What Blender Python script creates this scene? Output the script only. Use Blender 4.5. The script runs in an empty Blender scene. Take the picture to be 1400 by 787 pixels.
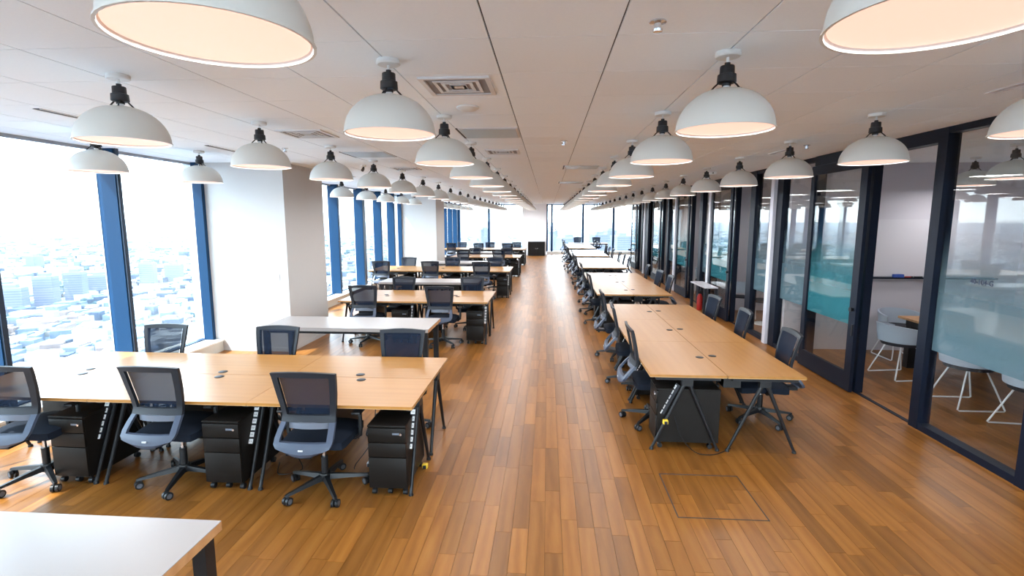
import bpy, bmesh, math, random
from mathutils import Vector, Matrix
random.seed(7)
PI = math.pi
D = bpy.data
scene = bpy.context.scene
COL = scene.collection

# ------------------------------------------------------------------ camera
cam_data = D.cameras.new('camera'); cam = D.objects.new('camera', cam_data); COL.objects.link(cam)
cam_data.sensor_width = 36.0; cam_data.lens = 18.0; cam_data.clip_end = 30000
YAW, PITCH = math.radians(3.963), math.radians(7.71)
F = Vector((-math.sin(YAW)*math.cos(PITCH), math.cos(YAW)*math.cos(PITCH), -math.sin(PITCH)))
R = Vector((math.cos(YAW), math.sin(YAW), 0)); U = R.cross(F)
M = Matrix((R, U, -F)).transposed().to_4x4(); M.translation = Vector((0, 0, 2.10))
cam.matrix_world = M
scene.camera = cam

# ------------------------------------------------------------------ sky, sun, exposure
SKY = 4.5
w = D.worlds.new('sky'); scene.world = w; w.use_nodes = True
nt = w.node_tree; nt.nodes.clear()
out = nt.nodes.new('ShaderNodeOutputWorld'); bg = nt.nodes.new('ShaderNodeBackground')
tc = nt.nodes.new('ShaderNodeTexCoord'); sep = nt.nodes.new('ShaderNodeSeparateXYZ')
ramp = nt.nodes.new('ShaderNodeValToRGB')
ramp.color_ramp.elements[0].position = 0.0; ramp.color_ramp.elements[0].color = (0.84, 0.93, 1.0, 1)
ramp.color_ramp.elements[1].position = 0.7; ramp.color_ramp.elements[1].color = (0.55, 0.77, 1.0, 1)
nt.links.new(tc.outputs['Generated'], sep.inputs[0]); nt.links.new(sep.outputs['Z'], ramp.inputs[0])
nt.links.new(ramp.outputs[0], bg.inputs[0]); bg.inputs[1].default_value = SKY
nt.links.new(bg.outputs[0], out.inputs[0])

sun = D.lights.new('sun', 'SUN'); sun.energy = 5.2; sun.angle = math.radians(0.6); sun.color = (1, 0.96, 0.9)
so = D.objects.new('sun', sun); COL.objects.link(so)
so.rotation_euler = Vector((1.0, 0.75, -1.5)).to_track_quat('-Z', 'Y').to_euler()

vs = scene.view_settings
vs.view_transform = 'Standard'; vs.look = 'None'; vs.gamma = 1.0; vs.use_curve_mapping = False
vs.exposure = 1.52
scene.cycles.max_bounces = 10; scene.cycles.diffuse_bounces = 6; scene.cycles.glossy_bounces = 4
scene.cycles.transparent_max_bounces = 32
scene.cycles.sample_clamp_indirect = 6.0
LAMP = 0.45          # what the diffuser shows; the bulb behind it gives BULB watts
BULB = 4.2
HAZE = 1/24000.0

# ------------------------------------------------------------------ materials
def new_mat(name):
    m = D.materials.new(name); m.use_nodes = True
    return m, m.node_tree.nodes, m.node_tree.links, m.node_tree.nodes['Principled BSDF']
def mat(name, color, rough=0.5, metal=0.0, spec=0.5, noise=0.0, scale=40.0, bump=0.0, coat=0.0):
    m, n, l, p = new_mat(name)
    p.inputs['Base Color'].default_value = (*color, 1); p.inputs['Roughness'].default_value = rough
    p.inputs['Metallic'].default_value = metal; p.inputs['Specular IOR Level'].default_value = spec
    p.inputs['Coat Weight'].default_value = coat
    if noise or bump:
        t = n.new('ShaderNodeTexCoord'); x = n.new('ShaderNodeTexNoise'); x.inputs['Scale'].default_value = scale
        x.inputs['Detail'].default_value = 4
        l.new(t.outputs['Object'], x.inputs['Vector'])
        if noise:
            mx = n.new('ShaderNodeMix'); mx.data_type = 'RGBA'; mx.blend_type = 'MIX'
            mx.inputs['A'].default_value = (*[c*(1-noise) for c in color], 1)
            mx.inputs['B'].default_value = (*[min(1, c*(1+noise)) for c in color], 1)
            l.new(x.outputs['Fac'], mx.inputs['Factor']); l.new(mx.outputs['Result'], p.inputs['Base Color'])
        if bump:
            b = n.new('ShaderNodeBump'); b.inputs['Strength'].default_value = bump; b.inputs['Distance'].default_value = 0.002
            l.new(x.outputs['Fac'], b.inputs['Height']); l.new(b.outputs['Normal'], p.inputs['Normal'])
    return m
def wood(name, ca, cb, cc, rough, axis, stretch, world, var, spec=0.5):
    """grain along `axis`; colour shifts from piece to piece"""
    m, n, l, p = new_mat(name)
    p.inputs['Roughness'].default_value = rough; p.inputs['Specular IOR Level'].default_value = spec
    oi = n.new('ShaderNodeObjectInfo'); ge = n.new('ShaderNodeNewGeometry')
    add = n.new('ShaderNodeMath'); add.operation = 'ADD'
    l.new(oi.outputs['Random'], add.inputs[0]); l.new(ge.outputs['Random Per Island'], add.inputs[1])
    fr = n.new('ShaderNodeMath'); fr.operation = 'FRACT'; l.new(add.outputs[0], fr.inputs[0])
    off = n.new('ShaderNodeVectorMath'); off.operation = 'SCALE'; off.inputs[0].default_value = (13.1, 27.7, 5.3)
    l.new(fr.outputs[0], off.inputs['Scale'])
    if world: src = ge.outputs['Position']
    else: src = n.new('ShaderNodeTexCoord').outputs['Object']
    va = n.new('ShaderNodeVectorMath'); va.operation = 'ADD'; l.new(src, va.inputs[0]); l.new(off.outputs[0], va.inputs[1])
    mp = n.new('ShaderNodeMapping'); l.new(va.outputs[0], mp.inputs['Vector'])
    s = [1, 1, 1]; s[axis] = 1/stretch; mp.inputs['Scale'].default_value = s
    n1 = n.new('ShaderNodeTexNoise'); n1.inputs['Scale'].default_value = 9; n1.inputs['Detail'].default_value = 6
    n1.inputs['Distortion'].default_value = 1.2; l.new(mp.outputs[0], n1.inputs['Vector'])
    wv = n.new('ShaderNodeTexWave'); wv.inputs['Scale'].default_value = 3.5; wv.inputs['Distortion'].default_value = 14
    wv.inputs['Detail'].default_value = 2; wv.inputs['Detail Scale'].default_value = 0.6
    wv.bands_direction = 'X' if axis != 0 else 'Y'
    l.new(mp.outputs[0], wv.inputs['Vector'])
    n2 = n.new('ShaderNodeTexNoise'); n2.inputs['Scale'].default_value = 70; n2.inputs['Detail'].default_value = 3
    l.new(mp.outputs[0], n2.inputs['Vector'])
    a1 = n.new('ShaderNodeMix'); a1.inputs['Factor'].default_value = 0.22
    l.new(n1.outputs['Fac'], a1.inputs['A']); l.new(wv.outputs['Fac'], a1.inputs['B'])
    a2 = n.new('ShaderNodeMix'); a2.inputs['Factor'].default_value = 0.22
    l.new(a1.outputs['Result'], a2.inputs['A']); l.new(n2.outputs['Fac'], a2.inputs['B'])
    r = n.new('ShaderNodeValToRGB'); e = r.color_ramp.elements
    e[0].position = 0.25; e[0].color = (*ca, 1); e[1].position = 0.75; e[1].color = (*cc, 1)
    k = e.new(0.5); k.color = (*cb, 1)
    l.new(a2.outputs['Result'], r.inputs[0])
    # piece-to-piece tone
    mr = n.new('ShaderNodeMapRange'); mr.inputs['To Min'].default_value = 1-var; mr.inputs['To Max'].default_value = 1+var
    l.new(fr.outputs[0], mr.inputs['Value'])
    hs = n.new('ShaderNodeHueSaturation'); l.new(r.outputs[0], hs.inputs['Color']); l.new(mr.outputs['Result'], hs.inputs['Value'])
    l.new(hs.outputs[0], p.inputs['Base Color'])
    b = n.new('ShaderNodeBump'); b.inputs['Strength'].default_value = 0.12; b.inputs['Distance'].default_value = 0.001
    l.new(n2.outputs['Fac'], b.inputs['Height']); l.new(b.outputs['Normal'], p.inputs['Normal'])
    return m
def glass(name, tint, ior=1.5, rough=0.0):
    m, n, l, p = new_mat(name); n.remove(p)
    o = n['Material Output']; tr = n.new('ShaderNodeBsdfTransparent'); tr.inputs[0].default_value = (*tint, 1)
    gl = n.new('ShaderNodeBsdfGlossy'); gl.inputs['Roughness'].default_value = rough
    # Schlick reflectance, the same from either face of the thin pane
    g = n.new('ShaderNodeNewGeometry'); dt = n.new('ShaderNodeVectorMath'); dt.operation = 'DOT_PRODUCT'
    l.new(g.outputs['Normal'], dt.inputs[0]); l.new(g.outputs['Incoming'], dt.inputs[1])
    def math_(op, a, b_):
        k = n.new('ShaderNodeMath'); k.operation = op
        for i, v in enumerate((a, b_)):
            if v is None: continue
            if isinstance(v, (int, float)): k.inputs[i].default_value = v
            else: l.new(v, k.inputs[i])
        return k.outputs[0]
    f0 = ((ior-1)/(ior+1))**2
    c5 = math_('POWER', math_('SUBTRACT', 1.0, math_('ABSOLUTE', dt.outputs['Value'], None)), 5.0)
    fr = math_('MULTIPLY_ADD', c5, 1-f0); fr.node.inputs[2].default_value = f0
    mx = n.new('ShaderNodeMixShader'); l.new(fr, mx.inputs[0]); l.new(tr.outputs[0], mx.inputs[1]); l.new(gl.outputs[0], mx.inputs[2])
    l.new(mx.outputs[0], o.inputs[0])
    return m
def mesh_fabric(name, color, cover):
    m, n, l, p = new_mat(name)
    p.inputs['Base Color'].default_value = (*color, 1); p.inputs['Roughness'].default_value = 0.8; p.inputs['Specular IOR Level'].default_value = 0.12
    o = n['Material Output']; tr = n.new('ShaderNodeBsdfTransparent'); mx = n.new('ShaderNodeMixShader')
    mx.inputs[0].default_value = cover
    l.new(tr.outputs[0], mx.inputs[1]); l.new(p.outputs[0], mx.inputs[2]); l.new(mx.outputs[0], o.inputs[0])
    return m
def film(name, color, amount, z0, z1):
    """frosted band printed on glass, dense at z0 and fading out at z1"""
    m, n, l, p = new_mat(name); n.remove(p)
    o = n['Material Output']; tr = n.new('ShaderNodeBsdfTransparent')
    df = n.new('ShaderNodeBsdfDiffuse'); df.inputs[0].default_value = (*color, 1)
    tl = n.new('ShaderNodeBsdfTranslucent'); tl.inputs[0].default_value = (*color, 1)
    m0 = n.new('ShaderNodeMixShader'); l.new(df.outputs[0], m0.inputs[1]); l.new(tl.outputs[0], m0.inputs[2])
    g = n.new('ShaderNodeNewGeometry'); s = n.new('ShaderNodeSeparateXYZ'); l.new(g.outputs['Position'], s.inputs[0])
    mr = n.new('ShaderNodeMapRange'); mr.interpolation_type = 'SMOOTHSTEP'
    mr.inputs['From Min'].default_value = z0; mr.inputs['From Max'].default_value = z1
    mr.inputs['To Min'].default_value = amount; mr.inputs['To Max'].default_value = 0.0
    l.new(s.outputs['Z'], mr.inputs['Value'])
    mx = n.new('ShaderNodeMixShader'); l.new(mr.outputs['Result'], mx.inputs[0]); l.new(tr.outputs[0], mx.inputs[1]); l.new(m0.outputs[0], mx.inputs[2])
    l.new(mx.outputs[0], o.inputs[0])
    return m
def emit(name, color, strength):
    m, n, l, p = new_mat(name)
    p.inputs['Base Color'].default_value = (0.15, 0.15, 0.15, 1)
    p.inputs['Emission Color'].default_value = (*color, 1); p.inputs['Emission Strength'].default_value = strength
    return m

MT = dict(
    plank=wood('oak_plank', (0.172, 0.062, 0.0095), (0.238, 0.092, 0.0165), (0.29, 0.123, 0.026), 0.33, 1, 9, True, 0.24, 0.32),
    desk=wood('pale_birch', (0.335, 0.150, 0.030), (0.37, 0.172, 0.039), (0.395, 0.190, 0.047), 0.30, 0, 12, False, 0.04, 0.4),
    edge=wood('oak_edge', (0.40, 0.19, 0.075), (0.50, 0.26, 0.11), (0.58, 0.32, 0.15), 0.45, 0, 12, False, 0.05),
    laminate=mat('white_laminate', (0.325, 0.29, 0.272), 0.3, noise=0.02, scale=6),
    deskedge=mat('plywood_edge', (0.52, 0.31, 0.14), 0.5, noise=0.15, scale=30),
    subfloor=mat('dark_subfloor', (0.06, 0.03, 0.015), 0.9),
    tile=mat('ceiling_board', (0.88, 0.945, 0.995), 0.9, noise=0.025, scale=60, bump=0.25),
    plenum=mat('dark_joint', (0.05, 0.05, 0.055), 0.9),
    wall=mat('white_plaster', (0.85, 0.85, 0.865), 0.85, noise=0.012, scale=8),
    roomwall=mat('shade_toned_white_wall', (0.56, 0.535, 0.575), 0.85, noise=0.012, scale=8),  # white walls; the rooms' dim lavender shade is put into this colour
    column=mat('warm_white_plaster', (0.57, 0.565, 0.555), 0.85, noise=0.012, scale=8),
    mullion=mat('blue_grey_aluminium', (0.002, 0.030, 0.082), 0.5, 0.0, 0.2),
    mullion_dark=mat('dark_aluminium_edge', (0.02, 0.035, 0.06), 0.4, 0.3),
    silver=mat('silver_aluminium', (0.74, 0.74, 0.77), 0.35, 0.3),
    head=mat('grey_head_frame', (0.30, 0.34, 0.40), 0.5),
    pole=mat('white_lavender_pole', (0.66, 0.67, 0.74), 0.5),
    post=mat('navy_black_frame', (0.004, 0.008, 0.019), 0.5, 0.0, 0.2),
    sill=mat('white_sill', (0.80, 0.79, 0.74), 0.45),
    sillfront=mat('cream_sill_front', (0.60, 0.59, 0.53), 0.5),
    glass=glass('clear_glass', (0.975, 0.985, 0.98)),
    window=glass('window_glass', (0.95, 0.98, 0.98)),
    film=film('frosted_film', (0.25, 0.385, 0.46), 0.74, 0.95, 2.05),
    doorfilm=film('teal_frosted_film', (0.10, 0.42, 0.50), 0.60, 0.95, 2.0),
    black=mat('black_powder_coat', (0.009, 0.010, 0.012), 0.4, 0.0, 0.35),
    steel_black=mat('satin_black_steel', (0.0095, 0.008, 0.007), 0.42, 0.0, 0.16),
    frame=mat('charcoal_plastic', (0.014, 0.017, 0.023), 0.48, 0.0, 0.3),
    lower=mat('blue_grey_plastic', (0.055, 0.072, 0.11), 0.42, 0.0, 0.4),
    lumbar=mat('grey_plastic', (0.13, 0.15, 0.19), 0.4),
    fabric=mat('navy_black_fabric', (0.007, 0.011, 0.020), 0.9, 0.0, 0.2, noise=0.25, scale=250, bump=0.3),
    mesh=mesh_fabric('dark_mesh_fabric', (0.007, 0.013, 0.028), 0.92),
    chrome=mat('chrome', (0.7, 0.7, 0.72), 0.2, 1.0),
    wheel=mat('grey_wheel_ring', (0.10, 0.11, 0.13), 0.45),
    white=mat('white_plastic', (0.75, 0.75, 0.75), 0.45),
    shade=mat('warm_grey_enamel', (0.70, 0.70, 0.655), 0.42, noise=0.01, scale=5),
    socket=mat('black_bakelite', (0.012, 0.013, 0.017), 0.45),
    glow=emit('lamp_diffuser', (1.0, 0.545, 0.42), LAMP),
    canopy=mat('white_enamel', (0.72, 0.72, 0.69), 0.4),
    grille=mat('white_grille', (0.70, 0.71, 0.71), 0.5),
    panel=mat('pale_blue_metal_panel', (0.42, 0.50, 0.53), 0.35),
    vent_back=mat('grey_vent_throat', (0.26, 0.26, 0.27), 0.7),
    slot=mat('dark_slot', (0.03, 0.03, 0.035), 0.7),
    red=mat('red_enamel', (0.5, 0.02, 0.015), 0.35),
    blue=mat('blue_felt', (0.03, 0.08, 0.35), 0.7),
    yellow=mat('yellow_plastic', (0.75, 0.5, 0.03), 0.45),
    shell=mat('pale_blue_grey_shell', (0.42, 0.48, 0.56), 0.6),
    cushion=mat('dark_cushion', (0.025, 0.026, 0.035), 0.85),
    board=mat('whiteboard_enamel', (0.64, 0.62, 0.655), 0.25),
    print=mat('dark_lettering', (0.02, 0.03, 0.06), 0.6),
    ink=mat('pale_print', (0.55, 0.57, 0.6), 0.6),
    cityground=mat('pale_city_ground', (0.075, 0.095, 0.125), 0.9, noise=0.3, scale=0.012),
    foliage=mat('hazy_green_foliage', (0.010, 0.034, 0.042), 0.95, noise=0.3, scale=0.05),
)
def city_mat():
    m, n, l, p = new_mat('pale_city_render'); p.inputs['Roughness'].default_value = 0.9
    oi = n.new('ShaderNodeObjectInfo'); ge = n.new('ShaderNodeNewGeometry')
    a = n.new('ShaderNodeMath'); a.operation = 'ADD'; l.new(oi.outputs['Random'], a.inputs[0]); l.new(ge.outputs['Random Per Island'], a.inputs[1])
    f = n.new('ShaderNodeMath'); f.operation = 'FRACT'; l.new(a.outputs[0], f.inputs[0])
    r = n.new('ShaderNodeValToRGB'); r.color_ramp.interpolation = 'CONSTANT'; e = r.color_ramp.elements
    e[0].position = 0; e[0].color = (0.27, 0.27, 0.28, 1); e[1].position = 0.3; e[1].color = (0.08, 0.11, 0.155, 1)
    for pos, c in ((0.5, (0.19, 0.185, 0.18)), (0.65, (0.03, 0.05, 0.085)), (0.78, (0.36, 0.36, 0.36)), (0.9, (0.155, 0.12, 0.115))):
        k = e.new(pos); k.color = (*c, 1)
    l.new(f.outputs[0], r.inputs[0]); l.new(r.outputs[0], p.inputs['Base Color'])
    return m
MT['city'] = city_mat()
MT['tower'] = mat('pale_tower_render', (0.11, 0.12, 0.165), 0.85)
MT['towerglass'] = mat('tower_window_band', (0.05, 0.07, 0.12), 0.5)

# ------------------------------------------------------------------ builders
class MB:
    """collects shapes in one bmesh, with material slots by key"""
    def __init__(s): s.bm = bmesh.new(); s.mats = []
    def _m(s, faces, m):
        if m is None: m = s.mats[0] if s.mats else None
        if m is None: return
        if m not in s.mats: s.mats.append(m)
        i = s.mats.index(m)
        for f in faces: f.material_index = i
    def box(s, c, d, m=None, rot=None, taper=1.0, bevel=0.0):
        g = bmesh.ops.create_cube(s.bm, size=1.0); vs_ = g['verts']
        for v in vs_:
            t = taper if v.co.z < 0 else 1.0
            v.co = Vector((v.co.x*d[0]*t, v.co.y*d[1]*t, v.co.z*d[2]))
        fs = list({f for v in vs_ for f in v.link_faces})
        if bevel:
            es = list({e for v in vs_ for e in v.link_edges})
            r = bmesh.ops.bevel(s.bm, geom=es, offset=bevel, segments=2, affect='EDGES', profile=0.5)
            fs = list(set(r['faces']) | {f for f in fs if f.is_valid})
            vs_ = list({v for f in fs for v in f.verts})
            fs = list({f for v in vs_ for f in v.link_faces})
        mt = Matrix.Translation(c)
        if rot is not None: mt = mt @ rot
        for v in vs_: v.co = mt @ v.co
        s._m(fs, m); return s
    def bx(s, x0, x1, y0, y1, z0, z1, m=None, bevel=0.0):
        return s.box(((x0+x1)/2, (y0+y1)/2, (z0+z1)/2), (abs(x1-x0), abs(y1-y0), abs(z1-z0)), m, bevel=bevel)
    def tube(s, pts, r, n=10, m=None, cap=True):
        pts = [Vector(p) for p in pts]; rr = r if isinstance(r, (list, tuple)) else [r]*len(pts)
        rings = []; ref = None
        for i, p in enumerate(pts):
            t = (pts[min(i+1, len(pts)-1)] - pts[max(i-1, 0)]).normalized()
            if ref is None: ref = Vector((0, 0, 1)) if abs(t.z) < 0.9 else Vector((1, 0, 0))
            a = t.cross(ref); a = a.normalized(); b = a.cross(t).normalized(); ref = b if abs(t.dot(b)) < 0.9 else ref
            rings.append([s.bm.verts.new(p + (a*math.cos(2*PI*k/n) + b*math.sin(2*PI*k/n))*rr[i]) for k in range(n)])
        fs = []
        for i in range(len(rings)-1):
            for k in range(n):
                fs.append(s.bm.faces.new((rings[i][k], rings[i][(k+1) % n], rings[i+1][(k+1) % n], rings[i+1][k])))
        if cap:
            fs.append(s.bm.faces.new(rings[0][::-1])); fs.append(s.bm.faces.new(rings[-1]))
        s._m(fs, m); return s
    def lathe(s, prof, n=24, m=None, c=(0, 0, 0), close=False):
        rings = []
        for r, z in prof:
            if r < 1e-6: rings.append([s.bm.verts.new((c[0], c[1], c[2]+z))])
            else: rings.append([s.bm.verts.new((c[0]+r*math.cos(2*PI*k/n), c[1]+r*math.sin(2*PI*k/n), c[2]+z)) for k in range(n)])
        if close: rings.append(rings[0])
        fs = []
        for a, b in zip(rings, rings[1:]):
            for k in range(n):
                k2 = (k+1) % n
                if len(a) == 1 and len(b) == 1: continue
                if len(a) == 1: fs.append(s.bm.faces.new((a[0], b[k2], b[k])))
                elif len(b) == 1: fs.append(s.bm.faces.new((a[k], a[k2], b[0])))
                else: fs.append(s.bm.faces.new((a[k], a[k2], b[k2], b[k])))
        s._m(fs, m); return s
    def grid(s, fn, us, vs_, keep=None, thick=0.0, m=None, off=None):
        V = [[s.bm.verts.new(fn(u, v)) for u in us] for v in vs_]; fs = []
        for j in range(len(vs_)-1):
            for i in range(len(us)-1):
                if keep and not keep((us[i]+us[i+1])/2, (vs_[j]+vs_[j+1])/2): continue
                fs.append(s.bm.faces.new((V[j][i], V[j][i+1], V[j+1][i+1], V[j+1][i])))
        loose = [v for row in V for v in row if not v.link_faces]
        bmesh.ops.delete(s.bm, geom=loose, context='VERTS')
        if off is not None:
            off = Vector(off); bm = s.bm; W = {}
            top = {v for f in fs for v in f.verts}
            for v in top: W[v] = bm.verts.new(v.co+off)
            cnt = {}
            for f in fs:
                vv = list(f.verts)
                for i in range(4): cnt.setdefault(frozenset((vv[i], vv[(i+1) % 4])), []).append((vv[i], vv[(i+1) % 4]))
            extra = [bm.faces.new([W[v] for v in reversed(f.verts)]) for f in fs]
            for q in cnt.values():
                if len(q) == 1: a, b_ = q[0]; extra.append(bm.faces.new((b_, a, W[a], W[b_])))
            fs = fs + extra
        elif thick:
            g = bmesh.ops.solidify(s.bm, geom=fs, thickness=thick)
            fs = list(set(fs) | {f for f in g['geom'] if isinstance(f, bmesh.types.BMFace)})
        s._m(fs, m); return s
    def prism(s, pts, z0, z1, m=None):
        a = [s.bm.verts.new((x, y, z0)) for x, y in pts]; b = [s.bm.verts.new((x, y, z1)) for x, y in pts]
        fs = [s.bm.faces.new(a[::-1]), s.bm.faces.new(b)]
        k = len(pts)
        for i in range(k): fs.append(s.bm.faces.new((a[i], a[(i+1) % k], b[(i+1) % k], b[i])))
        s._m(fs, m); return s
    def mesh(s, name, smooth=True):
        bmesh.ops.recalc_face_normals(s.bm, faces=s.bm.faces[:])
        me = D.meshes.new(name); s.bm.to_mesh(me); s.bm.free()
        for m in s.mats: me.materials.append(MT[m])
        if smooth:
            me.polygons.foreach_set('use_smooth', [True]*len(me.polygons)); me.set_sharp_from_angle(angle=math.radians(32))
        return me
    def build(s, name, parent=None, loc=(0, 0, 0), smooth=True, kind=None, label=None):
        o = D.objects.new(name, s.mesh(name, smooth)); COL.objects.link(o)
        o.location = loc
        if parent: o.parent = parent
        if kind: o['kind'] = kind
        if label: o['label'] = label
        return o
def link_mesh(name, me, parent=None, loc=(0, 0, 0), rotz=0):
    o = D.objects.new(name, me); COL.objects.link(o); o.location = loc; o.rotation_euler = (0, 0, rotz)
    if parent: o.parent = parent
    return o
def tag(o, label, cat, group=None):
    o['label'] = label; o['category'] = cat
    if group: o['group'] = group
    return o
def empty(name, loc=(0, 0, 0), rotz=0):
    o = D.objects.new(name, None); COL.objects.link(o); o.location = loc; o.rotation_euler = (0, 0, rotz); o.empty_display_size = 0.1
    return o
def copy_tree(o, parent=None):
    c = o.copy(); COL.objects.link(c)
    if parent: c.parent = parent
    for ch in o.children: copy_tree(ch, c)
    return c
def struct(o): o['kind'] = 'structure'; return o
ORD = ['first', 'second', 'third', 'fourth', 'fifth', 'sixth', 'seventh', 'eighth', 'ninth', 'tenth', 'eleventh', 'twelfth',
       'thirteenth', 'fourteenth', 'fifteenth', 'sixteenth', 'seventeenth', 'eighteenth', 'nineteenth', 'twentieth', 'twenty-first']

# ------------------------------------------------------------------ room constants
H = 2.95                  # ceiling
XG = -5.48                # left glass
XP = 3.77                 # partition line
XR = 7.3                  # rear wall of the meeting rooms
YB, YF = -3.3, 31.2       # back wall, far glass
YE = 23.1                 # end of the meeting rooms
FX0, FX1 = -5.6, XR

# ------------------------------------------------------------------ floor: planks
floor = struct(MB().bx(FX0-0.3, FX1+0.3, YB-0.3, YF+0.3, -0.25, -0.012, 'subfloor').build('floor'))
PW = 0.112; GAP = 0.0016
lens_ = [0.45, 0.6, 0.75, 0.9]
pl_mesh = {}
def plank_mesh(L):
    b = MB(); b.box((0, 0, -0.006), (PW-GAP, L-GAP, 0.012), 'plank')
    return b.mesh('plank', smooth=False)
for L in lens_: pl_mesh[L] = plank_mesh(L)
planks = []
ncol = int((FX1-FX0)/PW)+1
for i in range(ncol):
    x = FX0 + PW*(i+0.5)
    y = YB - random.random()*0.7
    while y < YF:
        L = random.choice(lens_); planks.append((x, y+L/2, L)); y += L
def size_in_view(x, y):
    d = Vector((x, y, 0)) - Vector((0, 0, 2.1)); zc = d.dot(F)
    if zc < 1: return 0
    px = 700+700*d.dot(R)/zc; py = 393.5-700*d.dot(U)/zc
    if not (-20 < px < 1420 and py < 800): return 0
    if x > XP: return 0
    return 1/(zc*zc)
planks.sort(key=lambda p: -size_in_view(p[0], p[1]))
for x, y, L in planks[:300]: link_mesh('plank', pl_mesh[L], floor, (x, y, 0))
vv, ff = [], []
for x, y, L in planks[300:]:
    k = len(vv); a, b = (PW-GAP)/2, (L-GAP)/2
    vv += [(x-a, y-b, 0), (x+a, y-b, 0), (x+a, y+b, 0), (x-a, y+b, 0), (x-a, y-b, -.012), (x+a, y-b, -.012), (x+a, y+b, -.012), (x-a, y+b, -.012)]
    ff += [(k, k+1, k+2, k+3), (k, k+4, k+5, k+1), (k+1, k+5, k+6, k+2), (k+2, k+6, k+7, k+3), (k+3, k+7, k+4, k)]
me = D.meshes.new('plank'); me.from_pydata(vv, [], ff); me.materials.append(MT['plank'])
o = link_mesh('plank_field', me, floor); o['kind'] = 'stuff'

# ------------------------------------------------------------------ ceiling: boards
ceiling = struct(MB().bx(FX0-0.1, FX1+0.3, YB-0.3, YF+0.1, H+0.012, H+0.3, 'plenum').build('ceiling'))
T = 0.6
b = MB(); b.box((0, 0, 0.006), (T-0.0085, T-0.006, 0.012), 'tile'); tile_me = b.mesh('ceiling_tile', smooth=False)
tx0 = -0.285 - T*9; ty0 = 2.555 - T*10
tiles = []
nx = int((FX1+0.2-tx0)/T)+1; ny = int((YF-ty0)/T)+1
for i in range(nx):
    for j in range(ny):
        tiles.append((tx0+T*(i+0.5), ty0+T*(j+0.5)))
def tsize(x, y):
    d = Vector((x, y, H)) - Vector((0, 0, 2.1)); zc = d.dot(F)
    if zc < 0.7: return 0
    px = 700+700*d.dot(R)/zc; py = 393.5-700*d.dot(U)/zc
    return 1/zc**3 if (-150 < px < 1550 and py > -120 and x < XP) else 0
tiles.sort(key=lambda p: -tsize(*p))
for x, y in tiles[:300]: link_mesh('ceiling_tile', tile_me, ceiling, (x, y, H))
vv, ff = [], []
for x, y in tiles[300:]:
    k = len(vv); a, c = T/2-0.00425, T/2-0.003
    vv += [(x-a, y-c, H), (x+a, y-c, H), (x+a, y+c, H), (x-a, y+c, H), (x-a, y-c, H+.012), (x+a, y-c, H+.012), (x+a, y+c, H+.012), (x-a, y+c, H+.012)]
    ff += [(k+3, k+2, k+1, k), (k, k+1, k+5, k+4), (k+1, k+2, k+6, k+5), (k+2, k+3, k+7, k+6), (k+3, k, k+4, k+7)]
me = D.meshes.new('ceiling_tile'); me.from_pydata(vv, [], ff); me.materials.append(MT['tile'])
o = link_mesh('ceiling_tile_field', me, ceiling); o['kind'] = 'stuff'

# ------------------------------------------------------------------ solid walls
struct(MB().bx(XR, XR+0.15, YB, YF, 0, H, 'roomwall').build('wall_outer'))
def wall_divider(y, t=0.1, x0=XP+0.06):
    return struct(MB().bx(x0, XR, y-t/2, y+t/2, 0, H, 'roomwall').build('wall_divider'))
for y in (1.2, 8.50, 12.08, 15.30, 19.88, 23.1): wall_divider(y)
# columns on the left window wall
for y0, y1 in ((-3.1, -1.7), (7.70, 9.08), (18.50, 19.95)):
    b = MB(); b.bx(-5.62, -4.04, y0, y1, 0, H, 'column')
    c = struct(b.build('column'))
    if y0 > 0:
        p = MB(); p.bx(-5.1, -4.03, y0-0.012, y1+0.012, 0, 0.06, 'column'); p.build('skirting', c)
        s = MB(); s.bx(-4.26, -4.18, y0-0.010, y0, 1.12, 1.24, 'white'); s.bx(-4.235, -4.205, y0-0.016, y0-0.01, 1.15, 1.21, 'silver'); s.build('light_switch', c)
# far pier
pier = struct(MB().bx(-1.45, -0.08, 29.6, 31.15, 0, H, 'wall').build('column'))

# ------------------------------------------------------------------ windows
win_no = [0]
def left_window(y0, y1, wide=False, end=False):
    win_no[0] += 1
    wn = struct(empty(f'window_{win_no[0]}', (XG, (y0+y1)/2, 0)))
    L = y1-y0
    MB().box((0, 0, H/2+0.09), (0.012, L-0.04, H-0.2), 'window').build('pane', wn)
    MB().bx(-0.03, 0.03, -L/2, L/2, H-0.035, H+0.02, 'head').build('head_frame', wn)
    MB().bx(-0.05, 0.05, -L/2, L/2, 0.15, 0.2, 'mullion').build('bottom_frame', wn)
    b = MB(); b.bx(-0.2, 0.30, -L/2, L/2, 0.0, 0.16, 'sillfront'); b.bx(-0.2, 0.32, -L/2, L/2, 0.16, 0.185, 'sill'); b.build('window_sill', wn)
    tk = 0.075 if not wide else 0.2
    b = MB(); b.bx(-0.05, 0.19, -L/2-tk/2, -L/2+tk/2, 0.186, H, 'mullion')
    b.bx(0.19, 0.212, -L/2-tk/2+0.012, -L/2+tk/2-0.012, 0.186, H, 'mullion_dark')
    b.bx(-0.062, -0.05, -L/2-tk/2-0.006, -L/2+tk/2, 0.186, H, 'silver'); b.build('mullion', wn)
    if end:
        b = MB(); b.bx(0.04, 0.185, L/2-0.07, L/2, 0.186, H, 'mullion'); b.build('mullion', wn)
    return wn
def run(ys, wide=()):
    for k in range(len(ys)-1): left_window(ys[k], ys[k+1], k in wide, k == len(ys)-2)
run([-1.66, -0.14, 1.42, 2.98, 4.54, 6.08, 7.69])
run([9.12, 10.95, 12.75, 14.55, 16.1, 17.5, 18.48], wide=(3,))
run([20.0, 21.7, 23.4, 25.1, 26.8, 28.3, 29.8, 31.1])
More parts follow.
